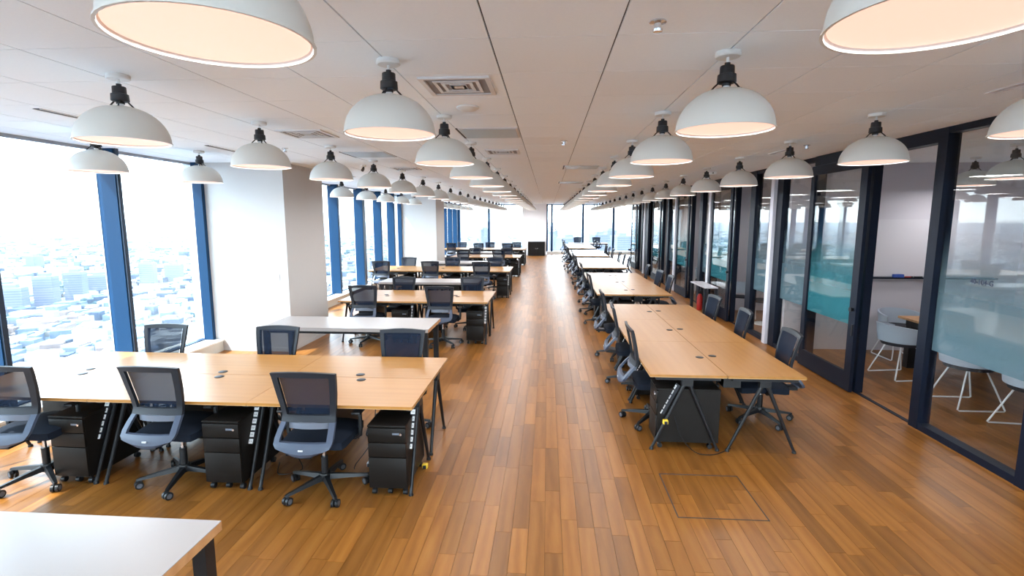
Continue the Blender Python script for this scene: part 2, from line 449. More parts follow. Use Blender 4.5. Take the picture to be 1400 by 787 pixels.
def far_window(x0, x1, yy=YF, s=1):
    win_no[0] += 1
    wn = struct(empty(f'window_{win_no[0]}', ((x0+x1)/2, yy, 0))); L = x1-x0
    MB().box((0, 0, H/2+0.08), (L-0.04, 0.012, H-0.2), 'window').build('pane', wn)
    MB().bx(-L/2, L/2, -0.05, 0.05, H-0.05, H+0.02, 'mullion').build('head_frame', wn)
    b = MB(); b.bx(-L/2, L/2, -0.3*s, 0.2*s, 0, 0.15, 'sill'); b.build('window_sill', wn)
    MB().bx(-L/2-0.06, -L/2+0.06, -0.24*s, 0.06*s, 0.151, H, 'mullion').build('mullion', wn)
    return wn
fx = [-5.5, -3.55, -1.6]
for a, c in zip(fx, fx[1:]): far_window(a, c)
# the glazed end of the room behind the camera
fx = [-5.5, -3.6, -1.75, 0.1, 1.95, 3.8, 5.6, XR]
for a, c in zip(fx, fx[1:]): far_window(a, c, YB, -1)
fx = [-0.05, 0.25, 2.10, 3.90, 5.7, XR]
for a, c in zip(fx, fx[1:]): far_window(a, c)

# ------------------------------------------------------------------ glazed partition on the right
part = struct(empty('wall_right', (XP, 0, 0)))
door_no = [0]
def post(y0, y1, m='post', x0=-0.05, x1=0.07, z1=H): MB().bx(x0, x1, y0, y1, 0, z1, m).build('post' if m != 'pole' else 'silver_pole', part)
def pane(y0, y1, frosted=True, bottom=True):
    MB().bx(0.0, 0.012, y0, y1, 0.06, H-0.06, 'glass').build('glass_pane', part)
    MB().bx(-0.045, 0.06, y0, y1, H-0.06, H, 'post').build('head_rail', part)
    if bottom: MB().bx(-0.045, 0.06, y0, y1, 0, 0.065, 'post').build('bottom_rail', part)
    if frosted: MB().bx(0.013, 0.0145, y0, y1, 0.82, 2.1, 'film').build('frosted_film', part)
def opening(y0, y1):
    MB().bx(-0.05, 0.07, y0, y1, H-0.13, H, 'post').build('transom', part)
    MB().bx(-0.02, 0.03, y0, y1, 0.0, 0.006, 'post').build('floor_track', part)
def door(y0, y1):
    """sliding glass door parked in front of its fixed pane"""
    door_no[0] += 1
    d = struct(empty(f'door_{door_no[0]}', (XP-0.085, (y0+y1)/2, 0))); L = (y1-y0)/2
    def bx(n, a, c, z0, z1, m='post', x0=-0.02, x1=0.02, p=d): return MB().bx(x0, x1, a, c, z0, z1, m).build(n, p)
    bx('stile', -L, -L+0.13, 0.012, H-0.14); bx('stile', L-0.10, L, 0.012, H-0.14)
    bx('door_rail', -L+0.13, L-0.10, H-0.26, H-0.14); bx('door_rail', -L+0.13, L-0.10, 0.012, 0.24)
    bx('glass_pane', -L+0.13, L-0.10, 0.24, H-0.26, 'glass', -0.005, 0.005)
    bx('frosted_film', -L+0.13, L-0.10, 0.82, 2.1, 'doorfilm', 0.006, 0.0075)
    h = MB(); h.tube([(-0.02, -L+0.06, 1.02), (-0.055, -L+0.06, 1.02)], [0.022, 0.028], 12, 'black'); h.build('handle', d)
    h = MB(); h.bx(-0.03, -0.02, -L+0.02, -L+0.05, 0.7, 0.84, 'black'); h.build('lock_plate', d)
    return d
# near glass, open doorway, sliding door, fixed glass, pole ... for each meeting room
post(1.25, 1.37); pane(1.37, 3.98)
post(3.98, 4.10); pane(4.10, 5.19)
RM = [(5.19, 5.31, 6.27, 7.55, 8.53, 8.73, 8.76),
      (9.61, 9.83, 10.60, 11.90, 11.90, 12.00, 12.03),
      (12.76, 12.98, 13.74, 15.00, 15.00, 15.18, 15.22),
      (16.25, 16.40, 17.13, 18.40, 18.90, 19.02, None),
      (18.90, 19.02, 19.43, 19.90, 19.90, 20.02, 20.05),
      (20.63, 20.80, 21.62, 22.98, 22.98, 23.12, None)]
for k, (p0, p1, d0, d1, g1, q1, pole) in enumerate(RM):
    post(p0, p1); opening(p1, d0+0.02)
    if d1-d0 > 0.6:
        post(d0+0.02, d0+0.10, x0=-0.02); door(d0, d1)
        pane(d0+0.10, d1-0.06); post(d1-0.06, d1)
        MB().bx(-0.07, -0.046, d0, d1, H-0.13, H, 'post').build('transom', part)
    else: post(d0+0.02, d1)
    if g1-d1 > 0.2: pane(d1, g1)
    if q1-g1 > 0.01 and g1 >= d1: post(g1, q1)
    if pole: post(pole, pole+0.12, 'pole', -0.09, 0.0)
    nxt = RM[k+1][0] if k+1 < len(RM) else None
    st = (pole+0.12) if pole else q1
    if nxt and nxt-st > 0.2: pane(st, nxt)
# room number printed on the near pane
cu = D.curves.new('room_number', 'FONT'); cu.body = '40-104-G'; cu.size = 0.062; cu.offset = 0.0012; cu.align_x = 'CENTER'; cu.extrude = 0.0004
to = D.objects.new('tmp', cu); COL.objects.link(to)
bpy.context.view_layer.update()
tm = D.meshes.new_from_object(to.evaluated_get(bpy.context.evaluated_depsgraph_get())); D.objects.remove(to)
tm.materials.clear(); tm.materials.append(MT['print'])
rn = link_mesh('room_number', tm, part, (-0.0015, 4.69, 1.53)); rn.rotation_euler = (PI/2, 0, -PI/2)
rn['label'] = 'dark lettering reading 40-104-G'

# ------------------------------------------------------------------ pendant lamps
def make_lamp():
    r = empty('pendant_lamp')
    MB().lathe([(0, 0), (0.062, 0), (0.064, -0.02), (0.058, -0.026), (0, -0.026)], 24, 'canopy').build('canopy', r)
    MB().tube([(0, 0, -0.026), (0, 0, -0.062)], 0.008, 10, 'canopy').build('stem', r)
    MB().lathe([(0, -0.05), (0.014, -0.052), (0.014, -0.066), (0.034, -0.068), (0.036, -0.072), (0.037, -0.108), (0.046, -0.112), (0.048, -0.150),
                (0.040, -0.154), (0.022, -0.155), (0.022, -0.168), (0, -0.168)], 20, 'socket').build('socket', r)
    MB().lathe([(0, -0.166), (0.017, -0.166), (0.017, -0.192), (0, -0.192)], 14, 'white').build('neck', r)
    for k in range(3):
        a = 2*PI*k/3 + 0.5; c, s = math.cos(a), math.sin(a)
        b = MB(); b.tube([(0.038*c, 0.038*s, -0.150), (0.062*c, 0.062*s, -0.172), (0.085*c, 0.085*s, -0.199)], 0.0045, 6, 'socket')
        b.lathe([(0, 0.006), (0.008, 0.004), (0.008, -0.006), (0, -0.008)], 8, 'socket', (0.085*c, 0.085*s, -0.196)); b.build('bracket_arm', r)
    prof = [(0.0, -0.180)]
    for k in range(1, 13):
        t = k/12*PI/2; prof.append((0.245*math.sin(t)**0.94, -0.180 - 0.206*(1-math.cos(t))))
    prof += [(0.250, -0.386), (0.250, -0.392), (0.242, -0.392), (0.239, -0.380)]
    for k in range(11, 0, -1):
        t = k/12*PI/2; prof.append((0.237*math.sin(t)**0.94, -0.185 - 0.195*(1-math.cos(t))))
    prof.append((0, -0.185))
    MB().lathe(prof, 40, 'shade').build('lamp_shade', r)
    MB().lathe([(0, -0.376), (0.2355, -0.376), (0.2355, -0.380), (0, -0.381)], 40, 'glow').build('diffuser', r)
    ld = D.lights.new('bulb_light', 'AREA'); ld.shape = 'DISK'; ld.size = 0.44; ld.energy = BULB; ld.color = (0.97, 0.98, 1.0)
    lo = D.objects.new('bulb_light', ld); COL.objects.link(lo); lo.parent = r; lo.location = (0, 0, -0.384)
    return r
lamp0 = make_lamp(); first_lamp = [True]
def lamp(x, y, label, group):
    o = lamp0 if first_lamp[0] else copy_tree(lamp0); first_lamp[0] = False
    o.location = (x, y, H); o.rotation_euler = (0, 0, random.uniform(0, 6)); tag(o, label, 'lamp', group)
rows = [(-0.87, 1.35, 'hung over the left edge of the aisle'), (0.92, 1.34, 'hung over the right edge of the aisle'),
        (-2.57, 3.03, 'hung over the left desks'), (2.68, 3.03, 'hung beside the glass partition'), (-4.42, 4.86, 'hung nearest the left windows')]
for x, y0, nm in rows:
    n_ = 0; y = y0
    while y < 30.5:
        if not (x < -4 and (7.3 < y < 9.6 or 18.1 < y < 20.3)):
            lamp(x, y, f'cream dome pendant lamp {nm}, {ORD[n_]} from the front', f'pendant lamps {nm}'); n_ += 1
        y += 1.51
for x, y, nm in ((5.36, 6.42, 'cream dome pendant lamp inside the nearest meeting room, the one nearer the doorway'),
                 (5.95, 7.75, 'cream dome pendant lamp beside the whiteboard wall of the nearest meeting room'),
                 (5.4, 10.4, 'cream dome pendant lamp inside the second meeting room'),
                 (5.2, 13.6, 'cream dome pendant lamp inside the third meeting room')):
    lamp(x, y, nm, 'pendant lamps in the meeting rooms')

# ------------------------------------------------------------------ ceiling fittings
def vent(x, y, s, label):
    v = tag(empty('ceiling_vent', (x, y, H)), label, 'vent', 'ceiling air vents')
    b = MB(); h = s/2
    for q in (0, 1):
        pass
    b.bx(-h, h, -h, -h+0.03, -0.012, 0, 'grille'); b.bx(-h, h, h-0.03, h, -0.012, 0, 'grille')
    b.bx(-h, -h+0.03, -h+0.03, h-0.03, -0.012, 0, 'grille'); b.bx(h-0.03, h, -h+0.03, h-0.03, -0.012, 0, 'grille'); b.build('vent_frame', v)
    MB().bx(-h+0.03, h-0.03, -h+0.03, h-0.03, -0.004, -0.001, 'vent_back').build('backing', v)
    for k in range(1, 4):
        a = h-0.03-k*(h-0.03)/4.2; c = a-0.022; b = MB()
        b.prism([(-a, -a), (a, -a), (c, -c), (-c, -c)], -0.011, -0.005, 'grille'); b.prism([(-a, a), (-c, c), (c, c), (a, a)], -0.011, -0.005, 'grille')
        b.prism([(-a, -a), (-c, -c), (-c, c), (-a, a)], -0.011, -0.005, 'grille'); b.prism([(a, -a), (a, a), (c, c), (c, -c)], -0.011, -0.005, 'grille')
        b.build('vane_ring', v)
    MB().bx(-0.05, 0.05, -0.05, 0.05, -0.011, -0.005, 'grille').build('vane_centre', v)
vent(-0.58, 3.42, 0.44, 'white square louvred vent nearest the camera, left of the aisle')
vent(-2.42, 5.17, 0.46, 'white square louvred vent over the left desks')
vent(-0.58, 6.70, 0.42, 'white square louvred vent behind the pale blue return panel')
vent(-2.42, 8.8, 0.44, 'white square louvred vent farther over the left desks')
def return_panel(x, y, label):
    v = tag(empty('return_panel', (x, y, H)), label, 'vent', 'pale ceiling return panels')
    b = MB(); b.bx(-0.29, 0.29, -0.29, 0.29, -0.006, 0, 'grille'); b.build('panel_frame', v)
    b = MB(); b.bx(-0.27, 0.27, -0.27, 0.27, -0.010, -0.006, 'panel'); b.build('panel_plate', v)
    b = MB(); b.bx(-0.3, -0.28, -0.29, 0.29, -0.008, 0, 'slot'); b.build('shadow_gap', v)
return_panel(-0.585, 5.26, 'pale blue-grey square ceiling panel left of the aisle')
return_panel(-2.38, 6.86, 'pale blue-grey square ceiling panel over the left desks')
return_panel(0.545, 8.78, 'pale blue-grey square ceiling panel right of the aisle')
return_panel(0.545, 12.4, 'pale blue-grey ceiling panel far along the right of the aisle')
def disc(x, y, r, label, nm='smoke_detector'):
    b = MB(); b.lathe([(0, 0), (r, 0), (r*1.02, -0.01), (r*0.72, -0.026), (r*0.5, -0.03), (0, -0.03)], 24, 'canopy'); tag(b.build(nm, None, (x, y, H)), label, 'detector')
disc(-0.62, 4.05, 0.085, 'round white detector between the first vent and the pale panel')
def sprinkler(x, y, label):
    b = MB(); b.lathe([(0, 0), (0.035, 0), (0.037, -0.006), (0.016, -0.010), (0.014, -0.03), (0.022, -0.034), (0.02, -0.044), (0, -0.046)], 16, 'chrome'); tag(b.build('sprinkler', None, (x, y, H)), label, 'sprinkler', 'ceiling sprinkler heads')
sprinkler(0.47, 2.40, 'chrome sprinkler head in the ceiling nearest the camera')
sprinkler(0.17, 5.85, 'chrome sprinkler head over the middle of the aisle')
sprinkler(3.0, 6.35, 'chrome sprinkler head near the glass partition')
sprinkler(-3.2, 6.2, 'chrome sprinkler head over the left side')
def slot(x, y, L, m, label, wdt=0.05):
    b = MB(); b.bx(-wdt/2, wdt/2, -L/2, L/2, -0.004, 0, m); b.bx(-wdt/2-0.01, -wdt/2, -L/2, L/2, -0.007, 0, 'grille'); b.bx(wdt/2, wdt/2+0.01, -L/2, L/2, -0.007, 0, 'grille')
    tag(b.build('slot_diffuser', None, (x, y, H)), label, 'vent', 'linear slot diffusers')
slot(-3.98, 4.12, 0.5, 'slot', 'short dark slot diffuser nearest the front, by the left windows')
slot(-3.98, 6.2, 0.62, 'slot', 'short dark slot diffuser in front of the white column')
slot(-3.98, 10.2, 0.6, 'slot', 'short dark slot diffuser past the white column')
slot(3.0, 3.55, 0.6, 'board', 'white linear light strip near the front of the glass partition', 0.06)
slot(2.95, 6.95, 0.5, 'board', 'white linear light strip above the second doorway of the partition', 0.06)
b = MB(); b.lathe([(0, 0), (0.04, 0), (0.04, -0.03), (0, -0.03)], 16, 'canopy'); b.tube([(0, 0, -0.03), (0, -0.02, -0.06), (0, -0.06, -0.09)], [0.012, 0.02, 0.024], 12, 'socket')
tag(b.build('security_camera', None, (-2.95, 8.2, H)), 'small black security camera under the ceiling past the column', 'camera')

b = MB(); b.bx(-0.07, 0.07, -0.05, 0.05, -0.06, 0, 'white', bevel=0.008); b.tube([(0, -0.05, -0.03), (0, -0.056, -0.03)], 0.012, 10, 'slot')
tag(b.build('ceiling_sensor', None, (2.98, 9.75, H)), 'small white sensor box under the ceiling near the glass partition', 'sensor')

# ------------------------------------------------------------------ office chair
def make_chair():
    r = empty('office_chair')
    pz = [(0.425, 0.165, -0.335), (0.45, 0.195, -0.345), (0.50, 0.212, -0.335), (0.545, 0.215, -0.31), (0.60, 0.208, -0.265), (0.645, 0.200, -0.222), (0.69, 0.200, -0.212),
          (0.75, 0.208, -0.219), (0.85, 0.222, -0.238), (0.95, 0.232, -0.260), (1.03, 0.238, -0.280)]
    def at(z):
        for a, c in zip(pz, pz[1:]):
            if z <= c[0]+1e-9:
                t = (z-a[0])/(c[0]-a[0]); return a[1]+(c[1]-a[1])*t, a[2]+(c[2]-a[2])*t
        return pz[-1][1:]
    def fn(u, z, dy=0.0):
        wd, y = at(z); zz = z - 0.014*u*u*max(0, (z-0.98)/0.05) + 0.045*u*u*max(0, (0.53-z)/0.105)
        return Vector((wd*u, y + 0.022*u*u + dy, zz))
    us = [-1, -0.92, -0.80, -0.4, 0, 0.4, 0.80, 0.92, 1]
    zs = [0.64, 0.665, 0.69, 0.72, 0.75, 0.80, 0.85, 0.90, 0.95, 0.985, 1.01, 1.03]
    MB().grid(fn, us, zs, lambda u, z: abs(u) > 0.80 or z < 0.69 or z > 0.985, 0, 'frame', off=(0, -0.026, 0)).build('back_frame', r)
    zl = [0.425, 0.45, 0.475, 0.50, 0.525, 0.545, 0.57, 0.60, 0.62, 0.64]
    MB().grid(fn, us, zl, lambda u, z: abs(u) > 0.80 or z < 0.525, 0, 'lower', off=(0, -0.028, 0)).build('lower_frame', r)
    MB().grid(lambda u, z: fn(u, z, 0.010), [-0.82, -0.6, -0.3, 0, 0.3, 0.6, 0.82], [0.68, 0.72, 0.78, 0.85, 0.92, 0.99], None, 0.0, 'mesh').build('back_mesh', r)
    MB().grid(lambda u, z: Vector((0.15*u, -0.255+0.05*u*u, z-0.012*u*u)), [-1, -0.6, -0.2, 0.2, 0.6, 1], [0.60, 0.615, 0.63, 0.645], None, 0, 'lumbar', off=(0, -0.016, 0)).build('lumbar_support', r)
    bd = MB(); bd.box((0, -0.3705, 0.482), (0.034, 0.006, 0.011), 'ink'); bd.build('badge', r)
    # seat cushion
    def seat(u, v):
        x = 0.245*u; y = 0.03+0.245*v
        k = (abs(u)**4+abs(v)**4)
        z = 0.505 - 0.035*min(1, k*0.8) - (0.03*(v-0.5)**2 if v > 0.5 else 0)
        rr = 1-0.08*abs(u*v)**3
        return Vector((x*rr, y*rr+0.03*(1-rr), z))
    uu = [-1, -0.93, -0.75, -0.4, 0, 0.4, 0.75, 0.93, 1]
    MB().grid(seat, uu, uu, None, 0, 'fabric', off=(0, 0, -0.055)).build('seat', r)
    b = MB(); b.box((0, 0.0, 0.405), (0.22, 0.26, 0.05), 'black', bevel=0.01); b.box((0, -0.20, 0.425), (0.12, 0.28, 0.03), 'black'); b.tube([(0.1, 0.05, 0.41), (0.26, 0.06, 0.40)], 0.008, 8, 'black')
    b.build('seat_mechanism', r)
    b = MB(); b.tube([(0, 0, 0.10), (0, 0, 0.27)], 0.027, 14, 'black'); b.tube([(0, 0, 0.27), (0, 0, 0.39)], 0.015, 12, 'chrome'); b.build('gas_lift', r)
    b = MB(); b.lathe([(0, 0.135), (0.04, 0.135), (0.045, 0.12), (0.04, 0.075), (0, 0.075)], 16, 'black')
    for k in range(5):
        a = math.radians(-90+36+72*k); c, s = math.cos(a), math.sin(a)
        rot = Matrix.Rotation(a, 3, 'Z')
        def sec(x, wd, z0, z1): return [rot @ Vector((x, -wd, z0)), rot @ Vector((x, wd, z0)), rot @ Vector((x, wd*0.6, z1)), rot @ Vector((x, -wd*0.6, z1))]
        S = [[b.bm.verts.new(p) for p in sec(*q)] for q in ((0.03, 0.028, 0.085, 0.125), (0.16, 0.022, 0.080, 0.108), (0.31, 0.016, 0.068, 0.085), (0.325, 0.012, 0.068, 0.080))]
        fs = [b.bm.faces.new(S[0][::-1]), b.bm.faces.new(S[-1])]
        for p, q in zip(S, S[1:]):
            for i in range(4): fs.append(b.bm.faces.new((p[i], p[(i+1) % 4], q[(i+1) % 4], q[i])))
        b._m(fs, 'black')
    b.build('base', r)
    for k in range(5):
        a = math.radians(-90+36+72*k); c, s = math.cos(a), math.sin(a); t = a + random.uniform(0.6, 2.2)
        ax = Vector((math.cos(t), math.sin(t), 0)); cc = Vector((0.31*c, 0.31*s, 0.03)); b = MB()
        b.tube([cc-ax*0.026, cc-ax*0.006], 0.030, 14, 'black'); b.tube([cc+ax*0.006, cc+ax*0.026], 0.030, 14, 'black')
        b.tube([cc-ax*0.0275, cc-ax*0.026], 0.019, 12, 'wheel'); b.tube([cc+ax*0.026, cc+ax*0.0275], 0.019, 12, 'wheel')
        b.tube([cc, cc+Vector((0, 0, 0.042))], 0.010, 8, 'black'); b.build('caster', r)
    for s in (-1, 1):
        b = MB()
        b.tube([(0.10*s, 0.02, 0.415), (0.25*s, 0.02, 0.42), (0.285*s, 0.02, 0.445), (0.29*s, 0.02, 0.50), (0.29*s, 0.02, 0.635)], [0.014, 0.016, 0.018, 0.018, 0.015], 8, 'black')
        ar = b.build('armrest', r)
        b = MB(); b.box((0.29*s, 0.04, 0.645), (0.07, 0.23, 0.025), 'black', bevel=0.009); b.build('arm_pad', ar)
    return r
chair0 = make_chair(); used = [False]
LOW = {'base', 'caster', 'gas_lift'}
def chair(x, y, rot, label, group, dz=0.0, spin=None):
    if used[0]: o = copy_tree(chair0)
    else: o = chair0
    o.location = (x, y, 0); o.rotation_euler = (0, 0, rot); tag(o, label, 'chair', group)
    sp = random.uniform(0, 1.25) if spin is None else spin
    for ch in o.children:
        nm = ch.name.split('.')[0]
        if nm in ('base', 'caster'): ch.rotation_euler = (0, 0, sp-rot)
        elif nm != 'gas_lift': ch.location.z = dz
    if not used[0]:
        used[0] = True
    return o

# ------------------------------------------------------------------ desk and pedestal (front edge at y=0, user at -y)
DL, DD, DZ = 1.28, 0.678, 0.72
def make_desk():
    r = empty('desk')
    b = MB(); b.bx(-DL/2+0.0015, DL/2-0.0015, 0.0015, DD-0.0015, DZ-0.020, DZ, 'desk'); b.bx(-DL/2+0.003, DL/2-0.003, 0.003, DD-0.003, DZ-0.025, DZ-0.020, 'deskedge'); b.build('tabletop', r)
    b = MB()
    for gy in (DD-0.07,):
        b.lathe([(0, 0), (0.038, 0), (0.040, 0.002), (0.034, 0.005), (0, 0.004)], 20, 'frame', (0.03, gy, DZ))
    b.build('grommet', r)
    b = MB(); b.bx(-DL/2+0.07, DL/2-0.07, 0.10, 0.13, DZ-0.06, DZ-0.025, 'black'); b.bx(-DL/2+0.07, DL/2-0.07, DD-0.13, DD-0.10, DZ-0.06, DZ-0.025, 'black'); b.build('support_rail', r)
    b = MB(); b.bx(-0.48, 0.30, DD-0.17, DD-0.02, DZ-0.16, DZ-0.15, 'black'); b.bx(-0.48, 0.30, DD-0.175, DD-0.17, DZ-0.16, DZ-0.07, 'black'); b.bx(-0.48, -0.47, DD-0.17, DD-0.02, DZ-0.15, DZ-0.06, 'black'); b.bx(0.29, 0.30, DD-0.17, DD-0.02, DZ-0.15, DZ-0.06, 'black'); b.build('cable_tray', r)
    for s in (-1, 1):
        x = s*(DL/2-0.042)
        b = MB(); b.bx(x-0.018, x+0.018, 0.06, DD-0.05, DZ-0.055, DZ-0.025, 'black'); b.bx(x-0.02, x+0.02, 0.29, 0.39, DZ-0.11, DZ-0.055, 'black'); b.build('leg_bracket', r)
        for y0, y1 in ((0.315, 0.045), (0.365, 0.635)):
            b = MB(); b.tube([(x, y0, DZ-0.10), (x, (y0*0.1+y1*0.9), 0.07), (x, y1, 0.012)], [0.019, 0.0135, 0.013], 10, 'black')
            lg = b.build('leg', r)
            b = MB(); b.lathe([(0, 0.022), (0.016, 0.022), (0.020, 0.004), (0.020, 0), (0, 0)], 12, 'black', (x, y1, 0)); b.build('foot_cap', lg)
    # six-way power strip along the front leg of the +x end
    x = DL/2-0.042
    a, c = Vector((x-0.02, 0.29, DZ-0.115)), Vector((x-0.02, 0.155, 0.33)); dv = (c-a).normalized(); ln = (c-a).length
    nrm = Vector((1, 0, 0)).cross(dv).normalized()
    if nrm.y > 0: nrm = -nrm
    rm = Matrix((Vector((1, 0, 0)), nrm, dv)).transposed().to_4x4(); mid = (a+c)/2
    b = MB(); b.box(mid+nrm*0.022, (0.046, 0.026, ln), 'frame', rm); ps = b.build('power_strip', r)
    for k in range(6):
        p = a + dv*(0.035+k*0.052); b = MB(); b.box(p+nrm*0.036, (0.034, 0.004, 0.036), 'white', rm)
        b.box(p+nrm*0.0385+Vector((0.006, 0, 0)), (0.003, 0.002, 0.014), 'slot', rm); b.box(p+nrm*0.0385-Vector((0.006, 0, 0)), (0.003, 0.002, 0.014), 'slot', rm)
        b.build('socket', ps)
    return r
def make_pedestal():
    r = empty('drawer_pedestal'); W, DP = 0.29, 0.57
    MB().bx(-W/2, W/2, 0.018, DP, 0.062, 0.553, 'steel_black').build('body', r)
    MB().bx(-W/2-0.001, W/2+0.001, 0.0, DP+0.002, 0.553, 0.568, 'steel_black', bevel=0.003).build('top_panel', r)
    zz = [0.070, 0.315, 0.432, 0.548]
    for k in range(3):
        d = MB().bx(-W/2+0.001, W/2-0.001, 0.0, 0.018, zz[k]+0.003, zz[k+1]-0.003, 'steel_black', bevel=0.003).build('drawer', r)
        if k == 2:
            b = MB(); b.bx(0.045, 0.098, -0.003, 0.0, 0.498, 0.512, 'lumbar'); b.tube([(0.11, 0, 0.505), (0.11, -0.012, 0.505)], 0.009, 12, 'chrome'); b.build('lock', d)
    for x, y in ((-0.12, 0.05), (0.12, 0.05), (-0.12, 0.5), (0.12, 0.5), (0.0, 0.06)):
        b = MB(); b.tube([(x-0.016, y, 0.022), (x+0.016, y, 0.022)], 0.022, 12, 'black'); b.bx(x-0.008, x+0.008, y-0.008, y+0.008, 0.03, 0.064, 'black'); b.build('caster', r)
    return r
desk0, ped0 = make_desk(), make_pedestal(); dused = [False]
def desk(x, y, rot, label, plabel, group, ped_dx=0.43, ped_dy=0.0):
    if dused[0]: o, p = copy_tree(desk0), copy_tree(ped0)
    else: o, p = desk0, ped0
    dused[0] = True
    o.location = (x, y, 0); o.rotation_euler = (0, 0, rot); tag(o, label, 'desk', 'desks of the '+group)
    if plabel is None: D.objects.remove(p) if False else [D.objects.remove(q) for q in list(p.children_recursive)+[p]]; return
    c, s = math.cos(rot), math.sin(rot); px = ped_dx + random.uniform(-0.012, 0.006); py = ped_dy + random.uniform(0.0, 0.03)
    p.location = (x+px*c-py*s, y+px*s+py*c, 0); p.rotation_euler = (0, 0, rot+random.uniform(-0.015, 0.015))
    tag(p, plabel, 'drawers', 'pedestals of the '+group)
# left clusters
AIS = ['nearest the aisle', 'in the middle', 'nearest the windows']
XL = -0.985
LC = [(3.57, 3), (8.35, 2), (13.42, 3), (18.42, 2), (23.15, 3)]
for g, (y0, n_) in enumerate(LC):
    nm = f'{ORD[g]} left desk cluster'
    for i in range(n_):
        x = XL - DL*(i+0.5); w_ = AIS[i] if n_ == 3 else AIS[(0, 2)[i]]
        desk(x, y0, 0, f'pale wood desk, near side of {nm}, {w_}', f'black drawer pedestal under near side of {nm}, {w_}', nm)
        desk(x, y0+2*DD+0.003, PI, f'pale wood desk, far side of {nm}, {w_}', f'black drawer pedestal under far side of {nm}, {w_}', nm)
RC = [4.51, 9.42, 14.6, 19.22, 24.4]
XD = 0.925
for g, y0 in enumerate(RC):
    nm = f'{ORD[g]} right desk row'
    for i in range(3):
        y = y0 + DL*(i+0.5); w_ = ['at its near end', 'in its middle', 'at its far end'][i]
        desk(XD, y, -PI/2, f'pale wood desk, aisle side of {nm}, {w_}', f'black drawer pedestal, aisle side of {nm}, {w_}', nm, ped_dy=0.08)
        desk(XD+2*DD+0.003, y, PI/2, f'pale wood desk, glass side of {nm}, {w_}', None, nm)
# chairs
def lchairs(g, side, lst, dz):
    nm = f'{ORD[g]} left desk cluster'
    for i, q in enumerate(lst):
        x, y = q[0], q[1]; spin = q[2] if len(q) > 2 else None; ex = q[3] if len(q) > 3 else random.uniform(-0.06, 0.06)
        w_ = AIS[i] if len(lst) == 3 else AIS[(0, 2)[i]]
        chair(x, y, (0 if side == 'near' else PI)+ex, f'black mesh-back chair, {side} side of {nm}, {w_}', f'chairs of the {nm}', dz, spin)
lchairs(0, 'near', [(-1.72, 3.67, 0.0, 0.0), (-2.92, 3.73, -0.38, -0.02), (-4.04, 3.66, 0.31, 0.06)], 0)
lchairs(0, 'far', [(-1.49, 4.86, None, 0.02), (-2.87, 4.92, None, 0.0), (-4.12, 4.93, None, 0.05)], -0.065)
lchairs(1, 'near', [(-1.73, 8.30, 0.1, 0.0), (-3.02, 8.36, 0.5, 0.05)], 0)
lchairs(1, 'far', [(-1.46, 9.70), (-2.83, 9.62)], -0.065)
lchairs(2, 'near', [(-1.66, 13.05), (-2.99, 13.15), (-4.28, 13.15)], 0)
lchairs(2, 'far', [(-1.56, 14.95), (-2.81, 14.83), (-4.12, 14.74)], -0.065)
lchairs(3, 'near', [(-1.72, 18.2), (-2.97, 18.15)], 0)
lchairs(3, 'far', [(-1.6, 19.8), (-2.85, 19.8)], -0.065)
lchairs(4, 'near', [(-1.8, 22.95), (-3.05, 22.95), (-4.3, 23.0)], 0)
lchairs(4, 'far', [(-1.5, 24.75), (-2.8, 24.7), (-4.2, 24.8)], -0.065)
RL = [[(1.11, 5.21), (1.10, 6.47), (1.09, 7.74)], None, None, None, None]
RRr = [[(2.25, 5.36), (2.25, 6.60), (2.24, 7.74)], [(2.24, 10.5), (2.25, 11.55), (2.26, 13.0)], [(2.25, 15.8), (2.24, 16.8), (2.27, 18.1)], None, None]
for g, y0 in enumerate(RC):
    nm = f'{ORD[g]} right desk row'; mids = [y0+DL*(i+0.5) for i in range(3)]
    L = RL[g] or [(1.07+random.uniform(-.04, .04), m+0.10+random.uniform(-.05, .08)) for m in mids]
    Q = RRr[g] or [(2.25+random.uniform(-.05, .05), m+0.1+random.uniform(-.1, .1)) for m in mids]
    for i in range(3):
        w_ = ['at its near end', 'in its middle', 'at its far end'][i]
        chair(*L[i], -PI/2+random.uniform(-0.08, 0.08), f'black mesh-back chair, aisle side of {nm}, {w_}', f'chairs of the {nm}', 0)
        chair(*Q[i], PI/2+random.uniform(-0.1, 0.1), f'black mesh-back chair, glass side of {nm}, {w_}', f'chairs of the {nm}', -0.065)

# ------------------------------------------------------------------ thick-topped meeting tables
def make_mtable():
    r = empty('meeting_table'); L, W, Z = 2.2, 0.74, 0.72
    b = MB(); b.bx(-L/2, L/2, 0, W, Z-0.004, Z, 'laminate'); b.build('tabletop', r)
    b = MB(); b.bx(-L/2+0.004, L/2-0.004, 0, W, Z-0.046, Z-0.004, 'laminate'); b.build('front_edging', r)
    for sx in (-1, 1): MB().bx(sx*L/2, sx*(L/2-0.004), 0, W, Z-0.046, Z-0.004, 'edge').build('wood_end', r)
    for sx in (-1, 1):
        for y in (0.06, W-0.06):
            x = sx*(L/2-0.055); MB().bx(x-0.032, x+0.032, y-0.032, y+0.032, 0, Z-0.046, 'black').build('leg', r)
    b = MB(); b.bx(-L/2+0.08, L/2-0.08, 0.045, 0.075, Z-0.085, Z-0.046, 'black'); b.bx(-L/2+0.08, L/2-0.08, W-0.075, W-0.045, Z-0.085, Z-0.046, 'black'); b.build('support_rail', r)
    return r
mt0 = make_mtable()
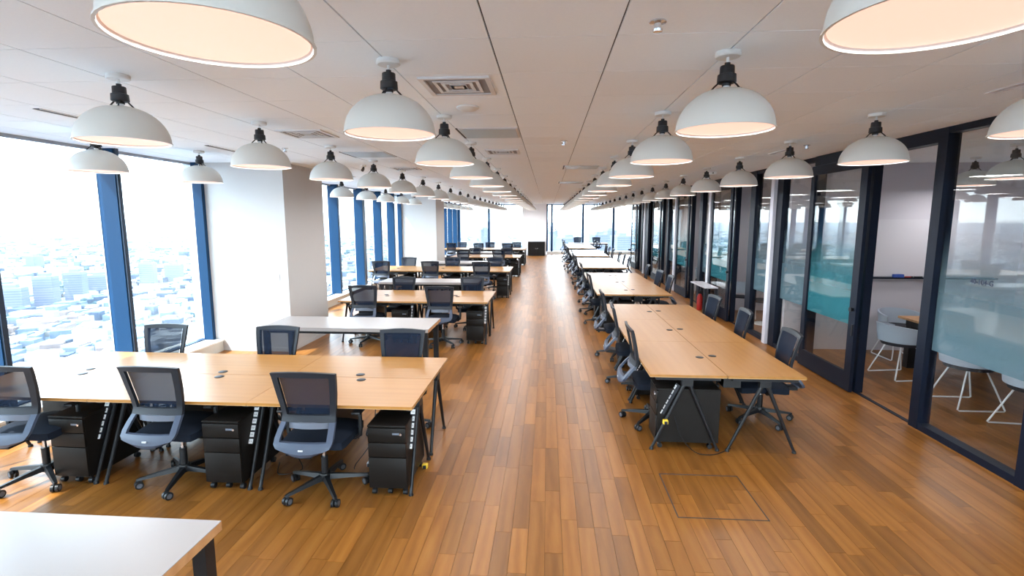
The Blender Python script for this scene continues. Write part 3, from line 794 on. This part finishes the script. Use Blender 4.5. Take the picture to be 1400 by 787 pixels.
MTL = [(-2.59, 1.36, 'thick-topped pale meeting table in the bottom left corner'), (-2.585, 6.22, 'thick-topped pale meeting table between the first and second left desk clusters'),
       (-2.6, 10.95, 'thick-topped pale meeting table between the second and third left desk clusters'), (-2.6, 15.95, 'thick-topped pale meeting table between the third and fourth left desk clusters'),
       (-2.6, 20.9, 'thick-topped pale meeting table between the fourth and fifth left desk clusters'), (2.3, 29.2, 'thick-topped pale table across the far end of the right desk rows')]
for i, (x, y, lb) in enumerate(MTL):
    o = mt0 if i == 0 else copy_tree(mt0); o.location = (x, y, 0); tag(o, lb, 'table', 'thick-topped meeting tables')
chair(1.75, 30.2, PI, 'dark swivel chair behind the far end table, on its left', 'chairs at the far end table', 0)
chair(2.85, 30.2, PI, 'dark swivel chair behind the far end table, on its right', 'chairs at the far end table', 0)
chair(4.35, 26.2, PI/2, 'dark swivel chair standing alone past the end of the glass partition', 'lone chair', 0.1)

# ------------------------------------------------------------------ far cabinet
c = tag(empty('storage_cabinet', (-0.63, 29.30, 0)), 'low black two-door cabinet against the far white pier', 'cabinet')
MB().bx(-0.48, 0.48, -0.12, 0.28, 0.03, 0.80, 'black').build('body', c)
for s in (-1, 1):
    d = MB().bx(0.004 if s > 0 else -0.476, 0.476 if s > 0 else -0.004, -0.14, -0.12, 0.05, 0.79, 'steel_black').build('cabinet_door', c)
    MB().box((s*0.05, -0.148, 0.42), (0.02, 0.016, 0.06), 'chrome').build('door_handle', d)
MB().bx(-0.46, 0.46, -0.10, 0.26, 0, 0.03, 'black').build('plinth', c)

# ------------------------------------------------------------------ meeting room furniture
def make_sled_chair():
    r = empty('lounge_chair')     # faces +y
    b = MB(); b.lathe([(0, 0.50), (0.20, 0.50), (0.235, 0.475), (0.22, 0.44), (0, 0.43)], 28, 'cushion'); b.build('seat', r)
    def sh(u, v):
        a = -PI/2 + u*2.0; rr = 0.27 + 0.03*v
        return Vector((rr*math.cos(a), rr*math.sin(a)*0.95, 0.49 + v*(0.235-0.075*abs(u)**2)))
    MB().grid(sh, [k/10-1 for k in range(21)], [0, 0.35, 0.7, 1], None, 0.025, 'shell').build('back_shell', r)
    for s in (-1, 1):
        b = MB(); b.tube([(0.12*s, 0.10, 0.44), (0.23*s, 0.25, 0.02), (0.235*s, 0.235, 0.010), (0.235*s, -0.225, 0.010), (0.23*s, -0.24, 0.02), (0.12*s, -0.10, 0.44)], 0.009, 8, 'white'); b.build('sled_leg', r)
    return r
sc0 = make_sled_chair()
SC = [(4.72, 7.02, -PI/2+0.15, 'pale shell-back chair with white sled legs, seen through the open doorway'),
      (4.75, 5.95, -PI/2, 'pale shell-back chair with white sled legs just right of the doorway post'),
      (4.78, 5.15, -PI/2-0.1, 'pale shell-back chair with white sled legs at the right edge of the picture'),
      (5.35, 8.02, PI, 'pale shell-back chair at the head of the meeting table, under the whiteboard')]
for i, (x, y, rz, lb) in enumerate(SC):
    o = sc0 if i == 0 else copy_tree(sc0); o.location = (x, y, 0); o.rotation_euler = (0, 0, rz); tag(o, lb, 'chair', 'shell-back chairs in the nearest meeting room')
t = tag(empty('conference_table', (5.65, 6.25, 0)), 'wooden conference table with thick black legs in the nearest meeting room', 'table')
MB().bx(-0.62, 0.62, -1.35, 1.35, 0.69, 0.72, 'edge').build('tabletop', t)
MB().bx(-0.55, 0.55, -1.28, 1.28, 0.60, 0.69, 'black').build('apron', t)
for sx in (-1, 1):
    for sy in (-1, 1): MB().bx(sx*0.5-0.05, sx*0.5+0.05, sy*1.22-0.05, sy*1.22+0.05, 0, 0.6, 'black').build('leg', t)
wb = tag(empty('whiteboard', (5.6, 8.45, 0)), 'wide whiteboard with a black pen tray on the meeting room end wall', 'whiteboard')
MB().bx(-1.35, 1.35, -0.02, -0.001, 1.20, 2.09, 'board').build('board_panel', wb)
MB().bx(-1.35, 1.35, -0.09, -0.001, 1.165, 1.185, 'post').build('pen_tray', wb)
tag(MB().box((0, 0, 0.025), (0.15, 0.05, 0.05), 'blue').build('board_eraser', None, (5.50, 8.40, 1.185)), 'blue board eraser on the pen tray', 'eraser')
def marker(x, m, lb):
    b = MB(); b.tube([(-0.06, 0, 0.009), (0.03, 0, 0.009)], 0.009, 10, m); b.tube([(0.03, 0, 0.009), (0.06, 0, 0.009)], 0.010, 10, 'black'); tag(b.build('marker_pen', None, (x, 8.40, 1.185)), lb, 'pen', 'marker pens on the tray')
marker(5.66, 'red', 'red marker pen beside the blue eraser'); marker(5.80, 'black', 'black marker pen on the pen tray, right of the red one')
# other rooms: bar chairs with a blue back, and a dark round table
def make_side_chair():
    r = empty('side_chair')       # faces +y, backrest at y=0
    b = MB(); b.grid(lambda u, v: Vector((0.2*u, 0.03-0.03*v+0.03*u*u, 0.53+0.25*v)), [-1, -0.5, 0, 0.5, 1], [0, 0.5, 1], None, 0, 'shell', off=(0, -0.02, 0)); b.build('backrest', r)
    b = MB(); b.box((0, 0.22, 0.43), (0.40, 0.38, 0.03), 'cushion', bevel=0.01); b.build('seat', r)
    for s in (-1, 1):
        b = MB(); b.tube([(0.205*s, 0.0, 0.72), (0.21*s, 0.05, 0.43), (0.24*s, -0.06, 0.0)], 0.012, 8, 'white'); b.build('leg', r)
        b = MB(); b.tube([(0.2*s, 0.40, 0.42), (0.23*s, 0.46, 0.0)], 0.012, 8, 'white'); b.build('leg', r)
    return r
bc0 = make_side_chair()
BC = [(4.17, 11.05, -0.35, 'blue-backed low chair with thin white legs in the second meeting room doorway'), (4.30, 9.45, -0.9, 'white-legged low chair behind the second meeting room glass, beside the silver pole'),
      (4.22, 14.15, -0.35, 'blue-backed low chair with thin white legs in the third meeting room doorway')]
for i, (x, y, rz, lb) in enumerate(BC):
    o = bc0 if i == 0 else copy_tree(bc0); o.location = (x, y, 0); o.rotation_euler = (0, 0, rz); tag(o, lb, 'chair', 'white-legged chairs in the far meeting rooms')
for x, y, lb in ((4.40, 10.45, 'low dark-topped round table in the second meeting room'), (4.45, 13.6, 'low dark-topped round table in the third meeting room')):
    t = tag(empty('round_table', (x, y, 0)), lb, 'table', 'low dark round tables')
    MB().lathe([(0, 0.48), (0.34, 0.48), (0.345, 0.473), (0.34, 0.462), (0, 0.462)], 32, 'black').build('tabletop', t)
    MB().tube([(0, 0, 0.02), (0, 0, 0.462)], 0.03, 12, 'white').build('pedestal', t); MB().lathe([(0, 0.03), (0.24, 0.012), (0.24, 0), (0, 0)], 24, 'white').build('base', t)
# console and fire extinguisher by the second pole
t = tag(empty('console_table', (3.50, 11.65, 0)), 'narrow console with a glossy white top against the glass partition', 'table')
MB().bx(-0.14, 0.14, -0.55, 0.55, 0.62, 0.645, 'board').build('tabletop', t)
for sx in (-1, 1):
    for sy in (-1, 1): MB().bx(sx*0.11-0.03, sx*0.11+0.03, sy*0.5-0.03, sy*0.5+0.03, 0, 0.62, 'frame').build('leg', t)
e = tag(empty('fire_extinguisher', (3.53, 12.0, 0)), 'small red fire extinguisher on the floor under the console', 'extinguisher')
MB().lathe([(0, 0), (0.058, 0), (0.062, 0.02), (0.062, 0.30), (0.042, 0.36), (0.022, 0.38), (0, 0.38)], 20, 'red').build('cylinder', e)
b = MB(); b.tube([(0, 0, 0.38), (0, 0, 0.43)], 0.018, 10, 'black'); b.box((0.03, 0, 0.44), (0.10, 0.02, 0.02), 'black'); b.build('valve', e)
b = MB(); b.tube([(0.02, 0, 0.42), (0.09, 0, 0.38), (0.095, 0, 0.22), (0.085, 0, 0.1)], 0.008, 8, 'black'); b.build('hose', e)

# ------------------------------------------------------------------ floor hatch
h = tag(empty('floor_hatch', (1.257, 3.77, 0)), 'square metal-edged access hatch in the wooden floor before the right desks', 'hatch')
s = 0.31; tk = 0.007
for nm, a in (('edge_strip', (-s, s, -s-tk, -s)), ('edge_strip', (-s, s, s, s+tk)), ('edge_strip', (-s-tk, -s, -s-tk, s+tk)), ('edge_strip', (s, s+tk, -s-tk, s+tk))):
    MB().bx(*a, -0.002, 0.0022, 'slot').build(nm, h)

# ------------------------------------------------------------------ cables and plugs under the desks
def cable(pts, label, m='black', r=0.004):
    P = [Vector(p) for p in pts]; S = []
    for i in range(len(P)-1):
        p0, p1, p2, p3 = P[max(i-1, 0)], P[i], P[i+1], P[min(i+2, len(P)-1)]
        for k in range(5):
            t_ = k/5; S.append(0.5*((2*p1)+(p2-p0)*t_+(2*p0-5*p1+4*p2-p3)*t_*t_+(3*p1-p0-3*p2+p3)*t_**3))
    S.append(P[-1]); b = MB(); b.tube(S, r, 6, m); tag(b.build('power_cable', None), label, 'cable', 'power cables under the desks')
cable([(-1.45, 4.12, 0.55), (-1.5, 4.1, 0.2), (-1.62, 4.0, 0.006), (-1.48, 3.92, 0.006), (-1.38, 4.05, 0.006), (-1.52, 4.3, 0.006)], 'looped black cable on the floor behind the nearest aisle-side chair')
cable([(-2.1, 4.12, 0.55), (-2.15, 4.05, 0.15), (-2.05, 3.95, 0.006), (-2.2, 3.85, 0.006), (-2.3, 4.05, 0.006)], 'black cable trailing left of the nearest aisle-side chair')
cable([(-2.75, 4.12, 0.55), (-2.8, 4.1, 0.15), (-2.7, 4.0, 0.006), (-2.85, 3.95, 0.006), (-2.95, 4.1, 0.006)], 'black cable on the floor behind the middle front chair')
cable([(1.16, 4.52, 0.33), (1.22, 4.5, 0.15), (1.34, 4.47, 0.02), (1.5, 4.46, 0.006), (1.7, 4.6, 0.006)], 'black cable sagging across the pedestal at the end of the first right row')
def plug(x, y, z, m, lb):
    b = MB(); b.box((0, 0, 0.02), (0.045, 0.04, 0.04), m, bevel=0.006); b.box((0, -0.026, 0.02), (0.025, 0.014, 0.025), 'frame'); tag(b.build('plug_adapter', None, (x, y, z)), lb, 'plug', 'plug adapters')
plug(-1.02, 4.05, 0.0, 'yellow', 'yellow plug adapter on the floor by the nearest left desk end')
plug(1.075, 4.50, 0.265, 'yellow', 'yellow plug adapter clipped to the front leg of the first right row')
plug(-1.5, 4.05, 0.0, 'white', 'white plug adapter on the floor behind the nearest aisle-side chair')

# ------------------------------------------------------------------ the city far below
GZ = -150.0
MB().bx(-16000, 12000, -6000, 22000, GZ-1, GZ, 'cityground').build('city_ground', smooth=False)['kind'] = 'structure'
rc = random.Random(3)
def polar(r, a): return -r*math.sin(a), r*math.cos(a)
def house_mesh(wx, wy, hh, gable):
    b = MB(); b.bx(-wx/2, wx/2, -wy/2, wy/2, 0, hh, 'city')
    if gable:
        rz = hh+wx*0.22; v = [b.bm.verts.new(p) for p in ((-wx*.55, -wy*.55, hh), (wx*.55, -wy*.55, hh), (wx*.55, wy*.55, hh), (-wx*.55, wy*.55, hh), (0, -wy*.4, rz), (0, wy*.4, rz))]
        b._m([b.bm.faces.new([v[i] for i in q]) for q in ((0, 1, 4), (1, 2, 5, 4), (2, 3, 5), (3, 0, 4, 5), (3, 2, 1, 0))], 'city')
    else:
        b.bx(-wx/2, wx/2, -wy/2, wy/2, hh+0.02, hh+1.0, 'city'); b.bx(-wx*.15, wx*.2, -wy*.2, wy*.1, hh+1.02, hh+3.5, 'city')
    return b.mesh('house', smooth=False)
hm = [house_mesh(9, 11, 6, True), house_mesh(11, 9, 7, True), house_mesh(14, 18, 9, False), house_mesh(20, 13, 11, False), house_mesh(26, 14, 10, False), house_mesh(10, 14, 8, True), house_mesh(34, 16, 13, False)]
A0, A1 = math.radians(-13), math.radians(58)
spots = []
for k in range(11000):
    r = 430 + (rc.random()**1.7)*6200; a = rc.uniform(A0, A1); spots.append((r, a))
spots.sort()
near, rest = [], []
for r, a in spots:
    p = Vector(polar(r, a))
    if len(near) < 160 and all((p-q).length > 19 for _, _, q in near): near.append((r, a, p))
    elif r > 560: rest.append((r, a))
for r, a, p in near:
    x, y = p; o = link_mesh('house', rc.choice(hm), None, (x, y, GZ), rc.choice((0.35, 0.35+PI/2, 0.8)) + rc.uniform(-.1, .1))
    tag(o, 'small pale house among the nearest blocks of the hazy city below the windows', 'house', 'nearest houses of the city below')
rest += [(430 + (rc.random()**1.4)*5000, rc.uniform(A1, A0+2*PI)) for k in range(4500)]      # the city goes on all round the tower
vv, ff = [], []
for r, a in rest:
    x, y = polar(r, a); k = len(vv); sc = 1+r/2500
    wx, wy, hh = rc.uniform(7, 18)*sc, rc.uniform(7, 18)*sc, rc.uniform(5, 14)*(1.6 if rc.random() < 0.06 else 1)
    t = 0.35+rc.uniform(-.3, .3); c, s = math.cos(t), math.sin(t)
    q = [(x+c*dx-s*dy, y+s*dx+c*dy) for dx, dy in ((-wx/2, -wy/2), (wx/2, -wy/2), (wx/2, wy/2), (-wx/2, wy/2))]
    vv += [(p[0], p[1], GZ) for p in q] + [(p[0], p[1], GZ+hh) for p in q]
    ff += [(k+4, k+5, k+6, k+7), (k, k+1, k+5, k+4), (k+1, k+2, k+6, k+5), (k+2, k+3, k+7, k+6), (k+3, k, k+4, k+7)]
me = D.meshes.new('city_blocks'); me.from_pydata(vv, [], ff); me.materials.append(MT['city'])
o = link_mesh('city_blocks', me); o['kind'] = 'stuff'; tag(o, 'countless pale low buildings spreading to the hazy horizon outside', 'buildings')
b = MB()
for k in range(2200):
    r = 430 + (rc.random()**1.5)*3600; a = rc.uniform(A0, A1); x, y = polar(r, a)
    for q in range(3):
        s = rc.uniform(2.4, 5.2)*(1+r/2500)
        b.lathe([(0, s*0.9), (s*0.7, s*0.55), (s, 0.1*s), (0.7*s, -0.2*s)], 6, 'foliage', (x+rc.uniform(-9, 9), y+rc.uniform(-9, 9), GZ+s*0.3))
o = b.build('tree_canopy', smooth=True, kind='stuff'); tag(o, 'clumps of green trees between the city houses', 'trees')
def tower_mesh(wx, wy, hh):
    b = MB(); b.bx(-wx/2, wx/2, -wy/2, wy/2, 0, hh, 'tower'); z = 6
    while z < hh-4:
        b.bx(-wx/2-.15, wx/2+.15, -wy/2-.15, wy/2+.15, z, z+1.6, 'towerglass'); z += 4.2
    b.bx(-wx*.25, wx*.25, -wy*.25, wy*.25, hh, hh+5, 'tower'); return b.mesh('tower_block', smooth=False)
tm_ = [tower_mesh(28, 22, 55), tower_mesh(36, 20, 42), tower_mesh(24, 24, 80), tower_mesh(30, 30, 120)]
TW = [(1180, 46.5, 0), (1240, 44.6, 0), (1150, 48.6, 1), (1300, 43, 1), (1400, 39.5, 0), (1500, 37.5, 1), (1700, 41.3, 2), (1900, 35, 1), (1350, 51, 2), (2100, 47, 1), (1250, 20, 0), (1500, 17, 1), (1350, 14.5, 0),
      (900, -2.2, 3), (1100, -5.6, 3), (1250, -4.2, 2), (1000, -8, 3), (1500, -6.8, 3), (1400, 4.5, 2), (1600, 7, 3), (1300, 2, 1), (1800, -0.5, 3)]
TW.sort(key=lambda q: -q[1]); nside = {}
for k, (r, a, i) in enumerate(TW):
    x, y = polar(r, math.radians(a)); o = link_mesh('tower_block', tm_[i], None, (x, y, GZ), 0.35)
    side = 'left windows' if a > 10 else 'far end windows'
    nside[side] = nside.get(side, 0)+1
    tag(o, f'pale hazy tower block outside the {side}, {ORD[nside[side]-1]} from the left', 'building', f'hazy tower blocks beyond the {side}')

# ------------------------------------------------------------------ haze lying over the city
if HAZE:
    m = D.materials.new('haze'); m.use_nodes = True; n = m.node_tree.nodes; l = m.node_tree.links
    n.remove(n['Principled BSDF']); v = n.new('ShaderNodeVolumeScatter'); v.inputs['Density'].default_value = HAZE
    v.inputs['Color'].default_value = (0.93, 0.97, 1.0, 1); v.inputs['Anisotropy'].default_value = 0.0
    l.new(v.outputs[0], n['Material Output'].inputs['Volume']); MT['haze'] = m
    o = MB().bx(-15000, 11000, 60, 21000, GZ+1, -25, 'haze').build('city_haze', smooth=False); o['kind'] = 'stuff'
    tag(o, 'thin bright haze lying over the distant city', 'haze')
